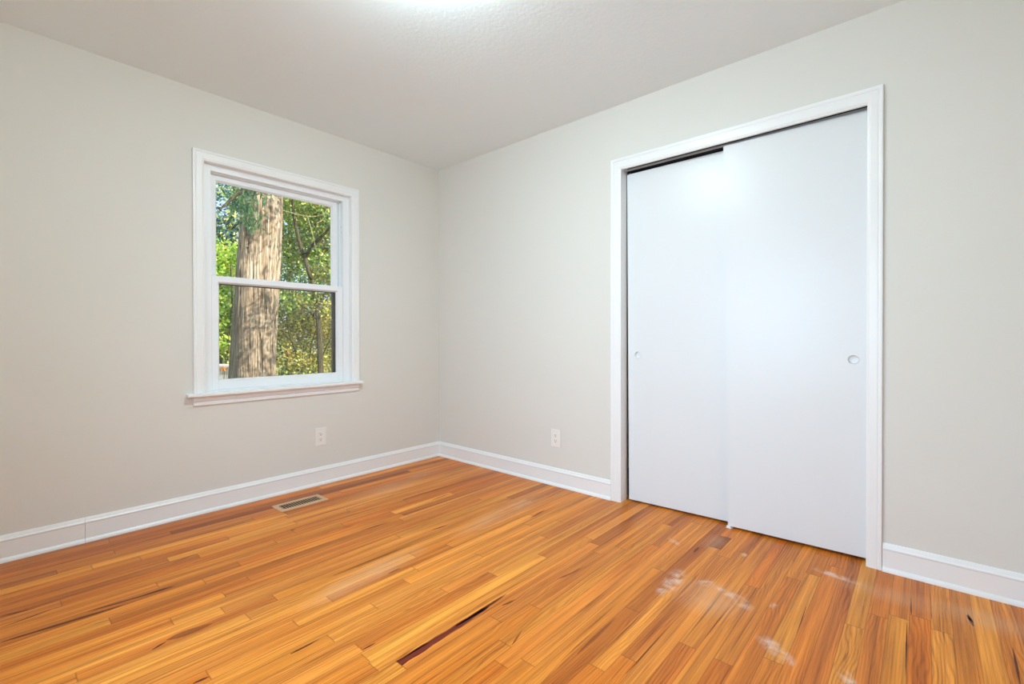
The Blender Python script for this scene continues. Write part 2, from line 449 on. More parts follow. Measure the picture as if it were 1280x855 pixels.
    for a in HAZE:
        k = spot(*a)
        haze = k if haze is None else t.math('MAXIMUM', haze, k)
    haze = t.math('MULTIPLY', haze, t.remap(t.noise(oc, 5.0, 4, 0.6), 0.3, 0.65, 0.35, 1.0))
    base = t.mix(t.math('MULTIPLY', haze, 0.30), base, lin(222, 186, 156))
    t.put(t.b.inputs['Base Color'], base)
    t.put(t.b.inputs['Roughness'], t.math('ADD', 0.30, t.math('ADD', t.math('MULTIPLY', broad, 0.12), t.math('MULTIPLY', haze, 0.15))))
    t.b.inputs['Specular IOR Level'].default_value = 0.24
    t.bump(t.math('SUBTRACT', fib, t.math('MULTIPLY', seam, 1.5)), 0.10, 0.002)
    return t.m


DUST = [(-.69, -2.345, .13, .045, .1), (-.80, -2.345, .05, .03, 0), (-.625, -2.455, .05, .03, -.9), (-.645, -2.55, .085, .028, 1.35), (-.69, -2.615, .05, .03, 1.2),
        (-.89, -2.765, .085, .04, .9), (-.92, -2.81, .035, .014, .5), (-.90, -2.955, .05, .03, .3), (-.20, -2.845, .12, .03, 1.4), (-.62, -2.70, .03, .015, 0),
        (-.33, -2.20, .05, .02, 1.0), (-.25, -2.5, .03, .015, 0)]
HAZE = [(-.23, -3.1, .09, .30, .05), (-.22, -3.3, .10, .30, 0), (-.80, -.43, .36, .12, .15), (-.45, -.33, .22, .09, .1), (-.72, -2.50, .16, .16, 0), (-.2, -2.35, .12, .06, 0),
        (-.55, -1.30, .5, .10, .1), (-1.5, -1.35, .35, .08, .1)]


def build_floor():
    rng = random.Random(5)
    verts, faces, tones, seeds, uvs, ends = [], [], [], [], [], []

    def jit(c):
        k = rng.uniform(0.93, 1.07)
        return tuple(max(0.0, x * k * rng.uniform(0.985, 1.015)) for x in c[:3]) + (1.0,)

    def add(pts, tone, seed, y0, xs, xe):
        i = len(verts)
        verts.extend(pts)
        faces.append(tuple(range(i, i + len(pts))))
        tones.append(tone)
        seeds.append(seed)
        for p in pts:
            uvs.append((p[0] - xs, y0 - p[1]))
            ends.append((p[0] - xs, xe - p[0]))

    pool = ['M'] * 6 + ['L'] * 3 + ['O'] * 4 + ['R'] * 3 + ['P'] * 2 + ['D2'] * 3
    nrow = int(-YN / PW) + 1
    for k in range(nrow):
        y0, y1 = -k * PW, max(-(k + 1) * PW, YN)
        xe = 0.72 if 24 <= k <= 55 else 0.02
        js = list(JOINTS.get(k, []))
        xs = sorted(js)
        full, a = [], XL
        for b in xs + [xe]:
            while b - a > 1.9:              # fill gaps where the photo shows no joint
                a2 = a + rng.uniform(0.55, 1.25)
                if b - a2 < 0.3:
                    break
                full.append(a2)
                a = a2
            if b != xe:
                full.append(b)
            a = b
        cuts = [XL] + full + [xe]
        tl = [q for q in TONES if q[0] == k]
        for a, b in zip(cuts[:-1], cuts[1:]):
            here = [q[2] for q in tl if a <= q[1] <= b]
            if here:
                c = [sum(lin(*TONE[h])[i] for h in here) / len(here) for i in range(3)]
            else:
                c = lin(*TONE[rng.choice(pool)])
            add([(a, y0, 0), (b, y0, 0), (b, y1, 0), (a, y1, 0)], jit(c), rng.random(), y0, a, b)
    # dark mineral streaks in single boards
    for (xa, ya, xb, yb, wmm, tn) in STREAKS:
        if xa > xb:
            xa, ya, xb, yb = xb, yb, xa, ya
        n = max(6, int((xb - xa) / 0.03))
        k = math.floor(-(ya + yb) / 2 / PW)
        lo, hi = -(k + 1) * PW + .0012, -k * PW - .0012
        c = jit(lin(*TONE[tn]))
        sd0 = rng.random()
        up, dn = [], []
        blunt = tn == 'V'
        for i in range(n + 1):
            f = i / n
            x = xa + (xb - xa) * f
            y = ya + (yb - ya) * f
            w_ = wmm / 2000 * ((1 - f) ** 0.3 if blunt and xa < -1.7 else 1.0 if blunt else math.sin(PI * min(1, f * .97 + .03)) ** 0.7)
            w_ = max(w_ * rng.uniform(.8, 1.15), .0006)
            up.append((x, min(hi, max(lo, y + w_)), .0004))
            dn.append((x, min(hi, max(lo, y - w_)), .0004))
        for i in range(n):
            add([dn[i], dn[i + 1], up[i + 1], up[i]], c, sd0, -k * PW, xa - 1, xb + 1)
    # slab under the boards
    nb = len(faces)
    i = len(verts)
    lo, hi = (XL, YN, -.18), (.72, 0, -.004)
    verts.extend([(x, y, z) for z in (lo[2], hi[2]) for x, y in ((lo[0], lo[1]), (hi[0], lo[1]), (hi[0], hi[1]), (lo[0], hi[1]))])
    for q in ((0, 3, 2, 1), (4, 5, 6, 7), (0, 1, 5, 4), (1, 2, 6, 5), (2, 3, 7, 6), (3, 0, 4, 7)):
        faces.append(tuple(i + j for j in q))
        tones.append(lin(120, 80, 45))
        seeds.append(0)
        uvs.extend([(1, .02)] * 4)
        ends.extend([(1, 1)] * 4)
    me = bpy.data.meshes.new('floor')
    me.from_pydata(verts, [], faces)
    for nm, data in (('plank', uvs), ('ends', ends)):
        l = me.uv_layers.new(name=nm)
        l.data.foreach_set('uv', [c for q in data for c in q])
    at = me.attributes.new('tone', 'FLOAT_COLOR', 'FACE')
    at.data.foreach_set('color', [c for q in tones for c in q])
    at = me.attributes.new('seed', 'FLOAT', 'FACE')
    at.data.foreach_set('value', seeds)
    # make every board face up
    bm = bmesh.new()
    bm.from_mesh(me)
    bm.faces.ensure_lookup_table()
    for f in bm.faces[:nb]:
        f.normal_update()
        if f.normal.z < 0:
            f.normal_flip()
    bm.to_mesh(me)
    bm.free()
    o = link('floor', me, floor_material())
    return tag(o, kind='structure')


build_floor()

# ------------------------------------------------------------------ baseboards with shoe moulding
BASE_P = [(0, 0), (.0125, 0), (.0125, .092), (.0150, .096), (.0145, .100), (.0105, .106), (.0085, .112), (.0050, .119), (0, .120)]
SHOE_P = [(.0125, 0), (.0235, 0), (.0232, .004), (.0222, .008), (.0205, .0115), (.0180, .0150), (.0155, .0175), (.0125, .0190)]


def run(name, a, b, nrm, ma=0.0, mb=0.0, parent_name='shoe_molding'):
    """baseboard along the floor from a to b; nrm points into the room; ma / mb = mitre slope at each end"""
    a, b, nrm = Vector(a), Vector(b), Vector(nrm)
    d = (b - a).normalized()
    out = []
    for prof, nm in ((BASE_P, name), (SHOE_P, parent_name)):
        bm = bmesh.new()
        rows = []
        for p, m in ((a, ma), (b, mb)):
            rows.append([p + nrm * t + d * (m * t) + Vector((0, 0, z)) for t, z in prof])
        strips(bm, rows, closed=True)
        o = from_bm(nm, bm, M_TRIM, out[0] if out else None)
        out.append(o)
    return tag(out[0], kind='structure')


CAS = 0.0687
run('baseboard_left', (-2.262, 0, 0), (0, 0, 0), (0, -1, 0), 0, -1)
run('baseboard_left', (XL, 0, 0), (-2.2632, 0, 0), (0, -1, 0), 1, 0)
run('baseboard_right', (0, 0, 0), (0, CY0 + CAS, 0), (-1, 0, 0), 1, 0)
run('baseboard_right', (0, CY1 - CAS + .012, 0), (0, YN, 0), (-1, 0, 0), 0, -1)
run('baseboard_near', (0, YN, 0), (XL, YN, 0), (0, 1, 0), 1, -1)
run('baseboard_camera_side', (XL, YN, 0), (XL, 0, 0), (1, 0, 0), 1, -1)

# ------------------------------------------------------------------ closet: casing, jamb, track, doors
CAS_P = [(0, 0), (0, .0115), (.006, .0125), (.010, .0150), (.016, .0160), (.045, .0165), (.050, .0150), (.053, .0175), (.060, .0185), (CAS - .002, .0180), (CAS, .016), (CAS, 0)]


def casing_u(name, to_world, i0, i1, zt, zb, prof, parent=None):
    """three mitred sides round an opening; to_world(u, off, z) places a point"""
    bm = bmesh.new()
    sgn = 1 if i1 > i0 else -1
    for part in range(3):
        rows = []
        for corner in range(2):
            r = []
            for o, th in prof:
                if part == 0:
                    u, z = i0 - sgn * o, (zb if corner == 0 else zt + o)
                elif part == 1:
                    u, z = (i0 - sgn * o if corner == 0 else i1 + sgn * o), zt + o
                else:
                    u, z = i1 + sgn * o, (zt + o if corner == 0 else zb)
                r.append(to_world(u, th, z))
            rows.append(r)
        strips(bm, rows, closed=True)
    return from_bm(name, bm, M_TRIM, parent)


def cas_w(prof, w):
    return [(o * w / CAS, t) for o, t in prof]


o = casing_u('trim_1', lambda u, t, z: Vector((-t, u, z)), CY0, CY1, 2.037, 0.0, CAS_P)
# right leg is a touch narrower in the photo
for v in o.data.vertices:
    if v.co.y < CY1 - 1e-4:
        v.co.y = CY1 + (v.co.y - CY1) * (0.0555 / CAS)
tag(o, 'white moulded casing around the sliding closet doors', 'trim', 'structure')
o = boxes('trim_2', [((0, CY0, 0), (.064, CY0 + JT, CZ + .04)), ((0, CY1 - JT, 0), (.115, CY1, CZ + .04)),
                     ((0, CY1, CZ), (.014, CY0, CZ + .05)), ((.014, CY1, CZ + .042), (.115, CY0, CZ + .05))], M_TRIM)
tag(o, 'white door jamb lining the closet opening', 'jamb', 'structure')

tr = empty('sliding_door_track', (.07, (CY0 + CY1) / 2, CZ))
tag(tr, 'dark double sliding-door track under the head of the closet opening', 'door track')
y0, y1 = CY1 + .002 - tr.location.y, CY0 - .002 - tr.location.y
boxes('track_body', [((-.056, y0, .034), (.044, y1, .042)), ((-.056, y0, .0005), (-.053, y1, .034)), ((.041, y0, -.010), (.044, y1, .034)),
                     ((.000, y0, -.006), (.002, y1, .034))], M_BLACK, tr)
boxes('track_fascia', [((-.014, y0, -.0005), (-.010, y1, .011))], M_ALU, tr)


def door(name, corners, th, pull, label, zoff=0):
    """corners: front face TL TR BR BL (as seen from the room), thickness along +x; pull = (y, z)"""
    root = empty(name, (corners[3][0], corners[3][1], 0))
    c = [Vector(p) - root.location for p in corners]
    n_ = (c[1] - c[0]).cross(c[3] - c[0])
    bm = bmesh.new()
    f = [bm.verts.new(p) for p in c]
    g = [bm.verts.new(p + Vector((th, 0, 0))) for p in c]
    bm.faces.new(f)
    bm.faces.new(list(reversed(g)))
    for i in range(4):
        j = (i + 1) % 4
        bm.faces.new((f[j], f[i], g[i], g[j]))
    bmesh.ops.recalc_face_normals(bm, faces=bm.faces)
    bmesh.ops.bevel(bm, geom=list(bm.edges), offset=.0015, segments=2, affect='EDGES')
    body = from_bm('door_panel', bm, M_DOOR, root)
    # cup recess for the flush pull
    yl, zl = pull[0] - root.location.y, pull[1]
    fr = (yl - c[3].y) / (c[2].y - c[3].y)
    xs = c[3].x + (c[2].x - c[3].x) * fr
    cb = bmesh.new()
    bmesh.ops.create_cone(cb, cap_ends=True, segments=40, radius1=.0225, radius2=.0225, depth=.032, matrix=Matrix.Translation((xs, yl, zl)) @ Matrix.Rotation(PI / 2, 4, 'Y'))
    cut = from_bm('cut', cb)
    cut.location = root.location
    bpy.context.view_layer.update()
    md = body.modifiers.new('cup', 'BOOLEAN')
    md.object = cut
    md.operation = 'DIFFERENCE'
    md.solver = 'EXACT'
    dg = bpy.context.evaluated_depsgraph_get()
    me = bpy.data.meshes.new_from_object(body.evaluated_get(dg))
    body.modifiers.clear()
    old = body.data
    body.data = me
    bpy.data.meshes.remove(old)
    bpy.data.objects.remove(cut)
    pb = bmesh.new()
    prof = [(.0, .0142), (.0165, .0138), (.0190, .0120), (.0198, .003), (.0202, -.0002), (.0212, -.0011), (.0230, -.0008), (.0238, .0003), (.0222, .0004), (.0222, .0152), (.0, .0152)]
    lathe(pb, prof, (xs, yl, zl), 'x', 40)
    from_bm('finger_pull', pb, M_DOOR, root, smooth=False)
    tag(root, label, 'door', 'structure')
    return root


door('door_1', [(.060, -1.739, 2.0222), (.078, -2.3560, 2.0275), (.080, -2.3700, .0125), (.058, -1.7540, .0085)], .033, (-1.812, .905),
     'white flush closet door with the lamp glare, sliding behind the other one')
door('door_2', [(.024, -2.3195, 2.0325), (.040, -2.9330, 2.0335), (.040, -2.9335, .0150), (.024, -2.3460, .0115)], .033, (-2.883, .911),
     'white flush closet door in front, its pull beside the right casing')

gd = empty('door_floor_guide', (.05, -2.352, 0))
tag(gd, 'small white plastic guide on the floor between the closet doors', 'door guide')
bm = bmesh.new()
box(bm, (-.034, -.014, .0003), (.045, .014, .003), .0008)
o = from_bm('base_plate', bm, M_VINYL, gd)
boxes('guide_fin', [((.0095, -.010, .003), (.0265, .010, .0075))], M_VINYL, gd, .0008)
boxes('guide_lip', [((-.034, -.010, .003), (-.029, .010, .014))], M_VINYL, gd, .0008)

# ------------------------------------------------------------------ window
win = empty('window_1', ((WX0 + WX1) / 2, 0, WZ0))
tag(win, 'white double-hung window with a tree trunk outside it', 'window', 'structure')
WO = win.location.copy()


def wbox(name, lst, mat, parent=win, bev=.0012):
    return boxes(name, [((Vector(a) - WO), (Vector(b) - WO)) for a, b in lst], mat, parent, bev)


casing_u('casing', lambda u, t, z: Vector((u, -t, z)) - WO, WX0, WX1, WZ1, .694, [(o * .0570 / CAS if o < .03 else .0570 - (CAS - o) * .75, t) for o, t in CAS_P], win)
wz_top = WZ1
# stool (the inside sill) and apron
bm = bmesh.new()
box(bm, Vector((-1.836, -.050, .6765)) - WO, Vector((-.747, .034, .695)) - WO, .004, 2)
from_bm('stool', bm, M_TRIM, win)
bm = bmesh.new()
AP = [(0, .6225), (.010, .6225), (.0125, .6245), (.0130, .640), (.0105, .643), (.0150, .647), (.0155, .664), (.0185, .670), (.0185, .6765), (0, .6765)]
strips(bm, [[Vector((x, -t, z)) - WO for t, z in AP] for x in (-1.801, -.768)], closed=True)
from_bm('apron', bm, M_TRIM, win)
FX0, FX1, FZ0, FZ1 = -1.699, -.865, .700, 1.9985
wbox('jamb_lining', [((WX0 - .004, .0, .695), (WX0, .030, WZ1)), ((WX1, .0, .695), (WX1 + .004, .030, WZ1)), ((WX0 - .004, .0, WZ1), (WX1 + .004, .030, WZ1 + .004))], M_TRIM, bev=0)
fr = wbox('window_frame', [((WX0 - .004, .030, .690), (FX0, .135, WZ1 + .004)), ((FX1, .030, .690), (WX1 + .004, .135, WZ1 + .004)),
                           ((FX0, .030, FZ1), (FX1, .135, WZ1 + .004)), ((FX0, .030, .690), (FX1, .150, .702))], M_VINYL)
wbox('parting_stop', [((FX1 - .006, .0705, 1.385), (FX1, .0740, FZ1)), ((FX0, .0705, 1.385), (FX0 + .006, .0740, FZ1)), ((FX0, .0705, FZ1 - .006), (FX1, .0740, FZ1))], M_VINYL, bev=0)
# tilt-latch screw holes in the right-hand track
bm = bmesh.new()
for z in (1.815, 1.775):
    lathe(bm, [(.0, -.0006), (.004, -.0006), (.004, .0)], Vector((FX1 - .0006, .052, z)) - WO, 'x', 12)
from_bm('track_screw', bm, M_CHROME, win)


def sash(name, x0, x1, z0, z1, y0, y1, stile, top, bot, gy, extra=None):
    s = wbox(name, [((x0, y0, z0), (x0 + stile, y1, z1)), ((x1 - stile, y0, z0), (x1, y1, z1)),
                    ((x0 + stile, y0, z1 - top), (x1 - stile, y1, z1)), ((x0 + stile, y0, z0), (x1 - stile, y1, z0 + bot))], M_VINYL, win, .0015)
    gx0, gx1, gz0, gz1 = x0 + stile, x1 - stile, z0 + bot, z1 - top
    b = .008      # sloped glazing bead, set back from the face
    bm = bmesh.new()
    ins = .004
    A = [Vector((gx0, y0 + ins, gz0)), Vector((gx1, y0 + ins, gz0)), Vector((gx1, y0 + ins, gz1)), Vector((gx0, y0 + ins, gz1))]
    B = [Vector((gx0 + b, gy - .003, gz0 + b)), Vector((gx1 - b, gy - .003, gz0 + b)), Vector((gx1 - b, gy - .003, gz1 - b)), Vector((gx0 + b, gy - .003, gz1 - b))]
    Bk = [Vector((p.x, gy + .004, p.z)) for p in B]
    Ab = [Vector((p.x, gy + .004, p.z)) for p in A]
    rows = [[bm.verts.new(p - WO) for p in r] for r in (A, B, Bk, Ab)]
    for r in range(4):
        p, q = rows[r], rows[(r + 1) % 4]
        for i in range(4):
            j = (i + 1) % 4
            bm.faces.new((p[i], p[j], q[j], q[i]))
    from_bm('glazing_bead', bm, M_VINYL, s)
    boxes('pane', [((Vector((gx0 + b * .5, gy - .0015, gz0 + b * .5)) - WO), (Vector((gx1 - b * .5, gy + .0015, gz1 - b * .5)) - WO))], M_GLASS, s)
    return s


sash('upper_sash', -1.698, -.8855, 1.345, 1.992, .0755, .108, .034, .030, .034, .092)
sash('lower_sash', FX0 + .0012, FX1 - .0012, .7025, 1.3825, .0345, .0690, .0365, .036, .052, .054)
# half insect screen outside the lower sash
sc_ = wbox('insect_screen', [((FX0, .112, .705), (FX0 + .030, .128, 1.372)), ((FX1 - .041, .112, .705), (FX1, .128, 1.372)),
                             ((FX0 + .030, .112, 1.338), (FX1 - .041, .128, 1.372)), ((FX0 + .030, .112, .705), (FX1 - .041, .128, .735))], M_BRONZE, win, .001)
boxes('screen_mesh', [(Vector((FX0 + .026, .1195, .730)) - WO, Vector((FX1 - .037, .1205, 1.346)) - WO)], M_SCREEN, sc_)

# unseen window added to go with the fill light, behind the camera
w2 = empty('added_window', (XL, (W2[0] + W2[1]) / 2, W2[2]))
tag(w2, 'white window added out of view behind the camera for fill light', 'window', 'structure')


def w2box(name, lst, mat, parent=w2, bev=.001):
    return boxes(name, [((Vector(a) - w2.location), (Vector(b) - w2.location)) for a, b in lst], mat, parent, bev)


a0, a1, b0, b1 = W2
w2box('casing', [((XL, a0 - .06, b0), (XL + .018, a0, b1 + .06)), ((XL, a1, b0), (XL + .018, a1 + .06, b1 + .06)), ((XL, a0, b1), (XL + .018, a1, b1 + .06)),
                 ((XL, a0 - .08, b0 - .02), (XL + .05, a1 + .08, b0)), ((XL, a0 - .06, b0 - .08), (XL + .018, a1 + .06, b0 - .02))], M_TRIM)
s2 = w2box('window_frame', [((XL - .10, a0, b0), (XL - .03, a0 + .05, b1)), ((XL - .10, a1 - .05, b0), (XL - .03, a1, b1)), ((XL - .10, a0 + .05, b1 - .05), (XL - .03, a1 - .05, b1)),
                            ((XL - .10, a0 + .05, b0), (XL - .03, a1 - .05, b0 + .05)), ((XL - .09, a0 + .05, (b0 + b1) / 2 - .02), (XL - .04, a1 - .05, (b0 + b1) / 2 + .02))], M_VINYL)

# ------------------------------------------------------------------ wall outlets


def outlet(loc, nrm, label, decora):
    root = empty('wall_outlet', loc)
    tag(root, label, 'outlet', group=None)
    nrm = Vector(nrm)
    tan = Vector((0, 0, 1)).cross(nrm)           # to the viewer's right when facing the plate
    M = Matrix((tan, Vector((0, 0, 1)), nrm)).transposed().to_4x4()

    def b(name, lst, mat, parent=root, bev=.0, seg=1):
        bm = bmesh.new()
        for lo, hi in lst:
            box(bm, lo, hi, bev, seg)
        bm.transform(M)
        return from_bm(name, bm, mat, parent)

    b('cover_plate', [((-.0395, -.0615, 0), (.0395, .0615, .0055))], M_PLATE, bev=.0025, seg=2)
    rc = b('receptacle', [((-.0165, -.0335, .005), (.0165, .0335, .0072))], M_PLATE, bev=.0008)
    for s in (-1, 1):
        cz = s * .0185
        b('socket_slots', [((-.0075, cz - .0005, .0070), (-.0050, cz + .0085, .0075)), ((.0048, cz, .0070), (.0070, cz + .0075, .0075)),
                           ((-.0028, cz - .0095, .0070), (.0028, cz - .0045, .0075))], M_SLOT, rc)
    if decora:
        b('test_button', [((-.0075, -.0030, .0070), (.0075, .0030, .0084))], M_PLATE, rc, .0006)
    for s in (-1, 1):
        bm = bmesh.new()
        lathe(bm, [(.0, .0066), (.0022, .0064), (.0032, .0054)], (0, s * .0475, 0), 'z', 16)
        bm.transform(M)
        from_bm('screw', bm, M_PLATE, root)
    return root


outlet((-1.0535, 0, .3285), (0, -1, 0), 'white electrical outlet on the wall under the window', False)
outlet((0, -1.239, .3225), (-1, 0, 0), 'white electrical outlet on the wall between the corner and the closet', True)

# ------------------------------------------------------------------ floor register
vt = empty('floor_vent', (-1.3105, -.2665, 0))
tag(vt, 'tan metal floor vent set in the oak floor below the window', 'vent')
X0, Y0, ix, iy = .143, .070, .1165, .0405
bm = bmesh.new()
ou = [(-X0, -Y0), (X0, -Y0), (X0, Y0), (-X0, Y0)]
inn = [(-ix, -iy), (ix, -iy), (ix, iy), (-ix, iy)]
rows = []
for z, pts, k in ((.0002, ou, 1), (.0022, ou, 1), (.0058, [(a * .955, b * .91) for a, b in ou], 1), (.0062, [(a * 1.04, b * 1.10) for a, b in inn], 1), (.0045, inn, 1), (.0004, inn, 1)):
    rows.append([bm.verts.new((a, b, z)) for a, b in pts])
for r in range(len(rows) - 1):
    for i in range(4):
        j = (i + 1) % 4
        bm.faces.new((rows[r][i], rows[r][j], rows[r + 1][j], rows[r + 1][i]))
from_bm('vent_frame', bm, M_VENT, vt)
boxes('shaded_damper_pan', [((-ix - .004, -iy - .004, .0002), (ix + .004, iy + .004, .0009))], M_VENTIN, vt)
sl = None
for i in range(16):
    x = -ix + (i + .5) * 2 * ix / 16
    if sl is None:
        bm = bmesh.new()
        box(bm, (-.0011, -iy, -.0020), (.0011, iy, .0020), .0003)
        bm.transform(Matrix.Rotation(.12, 4, 'Y'))
        sl = from_bm('louvre', bm, M_VENT, vt)
        sl.location = (x, 0, .0032)
    else:
        c = sl.copy()
        c.location = (x, 0, .0032)
        c.parent = vt
        COL.objects.link(c)

# ------------------------------------------------------------------ ceiling lamp (just above the frame)
lp = empty('ceiling_light', (-1.585, -1.825, H))
tag(lp, 'lit round flush-mount light on the ceiling above the room centre', 'ceiling light')
bm = bmesh.new()
lathe(bm, [(.0, 0), (.145, 0), (.148, -.004), (.148, -.018), (.142, -.022), (.130, -.022), (.130, -.010), (.0, -.010)], (0, 0, 0), 'z', 48)
from_bm('base_ring', bm, M_TRIM, lp)
bm = bmesh.new()
lathe(bm, [(.130, -.018)] + [(.130 * math.cos(a), -.020 - .078 * math.sin(a)) for a in [PI / 2 * i / 10 for i in range(1, 11)]], (0, 0, 0), 'z', 48)
from_bm('lamp_glass', bm, M_LAMP, lp, smooth=True)

# ------------------------------------------------------------------ outside the window


def ray(px, py, t):
    return CAM + t * (FWD + RGT * ((px - 640) / FPX) - UPV * ((py - PY0) / FPX))


GZ = -0.5


def leaf_material(name, trans=0.45):
    t = NT(name)
    a = t.node('Attribute', attribute_name='tint')
    df = t.node('BsdfDiffuse')
    tl = t.node('BsdfTranslucent')
    t.put(df.inputs[0], a.outputs['Color'])
    t.put(tl.inputs[0], a.outputs['Color'])
    mx = t.node('MixShader')
    mx.inputs[0].default_value = trans
    t.put(mx.inputs[1], df.outputs[0])
    t.put(mx.inputs[2], tl.outputs[0])
    t.put(t.n['Material Output'].inputs[0], mx.outputs[0])
    return t.m


def bark_material(name, dark, mid, light, zs=1.0):
    t = NT(name)
    oc = t.node('TexCoord').outputs['Object']
    mp = t.node('Mapping')
    t.put(mp.inputs[0], oc)
    mp.inputs['Scale'].default_value = (20 * zs, 20 * zs, 1.1 * zs)
    n1 = t.noise(mp.outputs[0], 1.0, 5, 0.62, 0.6)
    mp2 = t.node('Mapping')
    t.put(mp2.inputs[0], oc)
    mp2.inputs['Scale'].default_value = (75 * zs, 75 * zs, 2.6 * zs)
    n2 = t.noise(mp2.outputs[0], 1.0, 3, 0.6, 0.3)
    c = t.mix(t.remap(n1, 0.36, 0.60), dark, mid)
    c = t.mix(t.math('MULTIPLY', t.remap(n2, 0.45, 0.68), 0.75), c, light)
    mp3 = t.node('Mapping')
    t.put(mp3.inputs[0], oc)
    mp3.inputs['Scale'].default_value = (5 * zs, 5 * zs, 1.8 * zs)
    n3 = t.noise(mp3.outputs[0], 1.0, 4, 0.6, 1.0)
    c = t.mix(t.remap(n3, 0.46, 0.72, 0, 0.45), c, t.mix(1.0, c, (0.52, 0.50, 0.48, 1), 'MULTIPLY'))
    t.put(t.b.inputs['Base Color'], c)
    t.b.inputs['Roughness'].default_value = 0.9
    t.b.inputs['Specular IOR Level'].default_value = 0.15
    t.bump(t.math('ADD', n1, t.math('MULTIPLY', n2, 0.5)), 0.9, 0.03)
    return t.m


M_LEAF = leaf_material('leaf')
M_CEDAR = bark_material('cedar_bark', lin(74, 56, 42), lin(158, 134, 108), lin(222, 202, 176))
M_BARK = bark_material('grey_brown_bark', lin(46, 40, 28), lin(86, 78, 56), lin(122, 112, 80), 2.5)
M_TWIG = bark_material('pale_twig', lin(150, 136, 100), lin(190, 176, 132), lin(214, 200, 150), 3.0)


def foliage(name, blobs, size, cols, parent, seed, asp=0.5, droop=0.0, clump=0.16, per=14):
    """leaves as small folded blades, in clumps scattered through ellipsoids (cx, cy, cz, rx, ry, rz, n)"""
    r = np.random.default_rng(seed)
    Vs, Cs = [], []
    cols = np.array([lin(*c)[:3] for c in cols]) * 1.35
    for (cx, cy, cz, rx, ry, rz, n) in blobs:
        nc = max(1, n // per)
        d = r.normal(size=(nc, 3))
        d /= np.linalg.norm(d, axis=1)[:, None]
        rad = r.uniform(0.15, 1.0, nc) ** 0.5
        cc = d * rad[:, None] * np.array([rx, ry, rz]) + np.array([cx, cy, cz])
        ci = r.integers(0, len(cols), nc)
        c = np.repeat(cc, per, 0) + r.normal(size=(nc * per, 3)) * clump * np.array([1, 1, .7])
        m = len(c)
        ax = r.normal(size=(m, 3))
        ax[:, 2] -= droop * 2
        ax /= np.linalg.norm(ax, axis=1)[:, None]
        sd_ = np.cross(ax, r.normal(size=(m, 3)))
        sd_ /= np.linalg.norm(sd_, axis=1)[:, None]
        L = size * r.uniform(.6, 1.3, m)[:, None]
        w = L * asp * .5
        p0, p2 = c, c + ax * L
        mid = c + ax * L * .45
        Vs.append(np.stack([p0, mid + sd_ * w, p2, mid - sd_ * w], 1).reshape(-1, 3))
        k = np.where(r.random(m) < .7, np.repeat(ci, per), r.integers(0, len(cols), m))
        Cs.append(np.clip(cols[k] * r.uniform(.75, 1.25, m)[:, None], 0, .95))
    V = np.concatenate(Vs)
    C = np.concatenate(Cs)
    V = V - np.array(parent.location)
    m = len(C)
    me = bpy.data.meshes.new(name)
    me.vertices.add(4 * m)
    me.vertices.foreach_set('co', V.astype(np.float32).ravel())
    me.loops.add(4 * m)
    me.loops.foreach_set('vertex_index', np.arange(4 * m, dtype=np.int32))
    me.polygons.add(m)
    me.polygons.foreach_set('loop_start', np.arange(0, 4 * m, 4, dtype=np.int32))
    me.update(calc_edges=True)
    at = me.attributes.new('tint', 'FLOAT_COLOR', 'FACE')
    at.data.foreach_set('color', np.concatenate([C, np.ones((m, 1))], 1).astype(np.float32).ravel())
    return link(name, me, M_LEAF, parent)


def tube(bm, pts, rads, n=10, seed=0, rough=0.0):
    rg = random.Random(seed)
    pts = [Vector(p) for p in pts]
    rows = []
    for i, p in enumerate(pts):
        d = (pts[min(i + 1, len(pts) - 1)] - pts[max(i - 1, 0)]).normalized()
        a = d.orthogonal().normalized() if abs(d.z) < .9 else Vector((1, 0, 0)) - d * d.x
        a.normalize()
        b = d.cross(a)
        rows.append([bm.verts.new(p + (a * math.cos(2 * PI * k / n) + b * math.sin(2 * PI * k / n)) * rads[i] * (1 + rough * rg.uniform(-1, 1))) for k in range(n)])
    for r0, r1 in zip(rows[:-1], rows[1:]):
        for k in range(n):
            bm.faces.new((r0[k], r0[(k + 1) % n], r1[(k + 1) % n], r1[k]))
    bm.faces.new(list(reversed(rows[0])))
    bm.faces.new(rows[-1])


def smooth_path(P, n):
    out = []
    m = len(P) - 1
    for i in range(n + 1):
        f = i / n * m
        k = min(int(f), m - 1)
        f -= k
        p0, p1, p2, p3 = P[max(k - 1, 0)], P[k], P[k + 1], P[min(k + 2, m)]
        out.append(tuple(0.5 * (2 * b + (c - a) * f + (2 * a - 5 * b + 4 * c - d) * f * f + (3 * b - a - 3 * c + d) * f ** 3) for a, b, c, d in zip(p0, p1, p2, p3)))
    return out


gr = bmesh.new()
box(gr, (-20, .14, GZ - .2), (30, 40, GZ))
tg = NT('lawn')
nz = tg.noise(tg.node('TexCoord').outputs['Object'], 9.0, 5, 0.6)
tg.put(tg.b.inputs['Base Color'], tg.mix(nz, lin(92, 104, 48), lin(168, 160, 92)))
tg.b.inputs['Roughness'].default_value = 0.95
o = from_bm('ground', gr, tg.m)
tag(o, kind='structure')

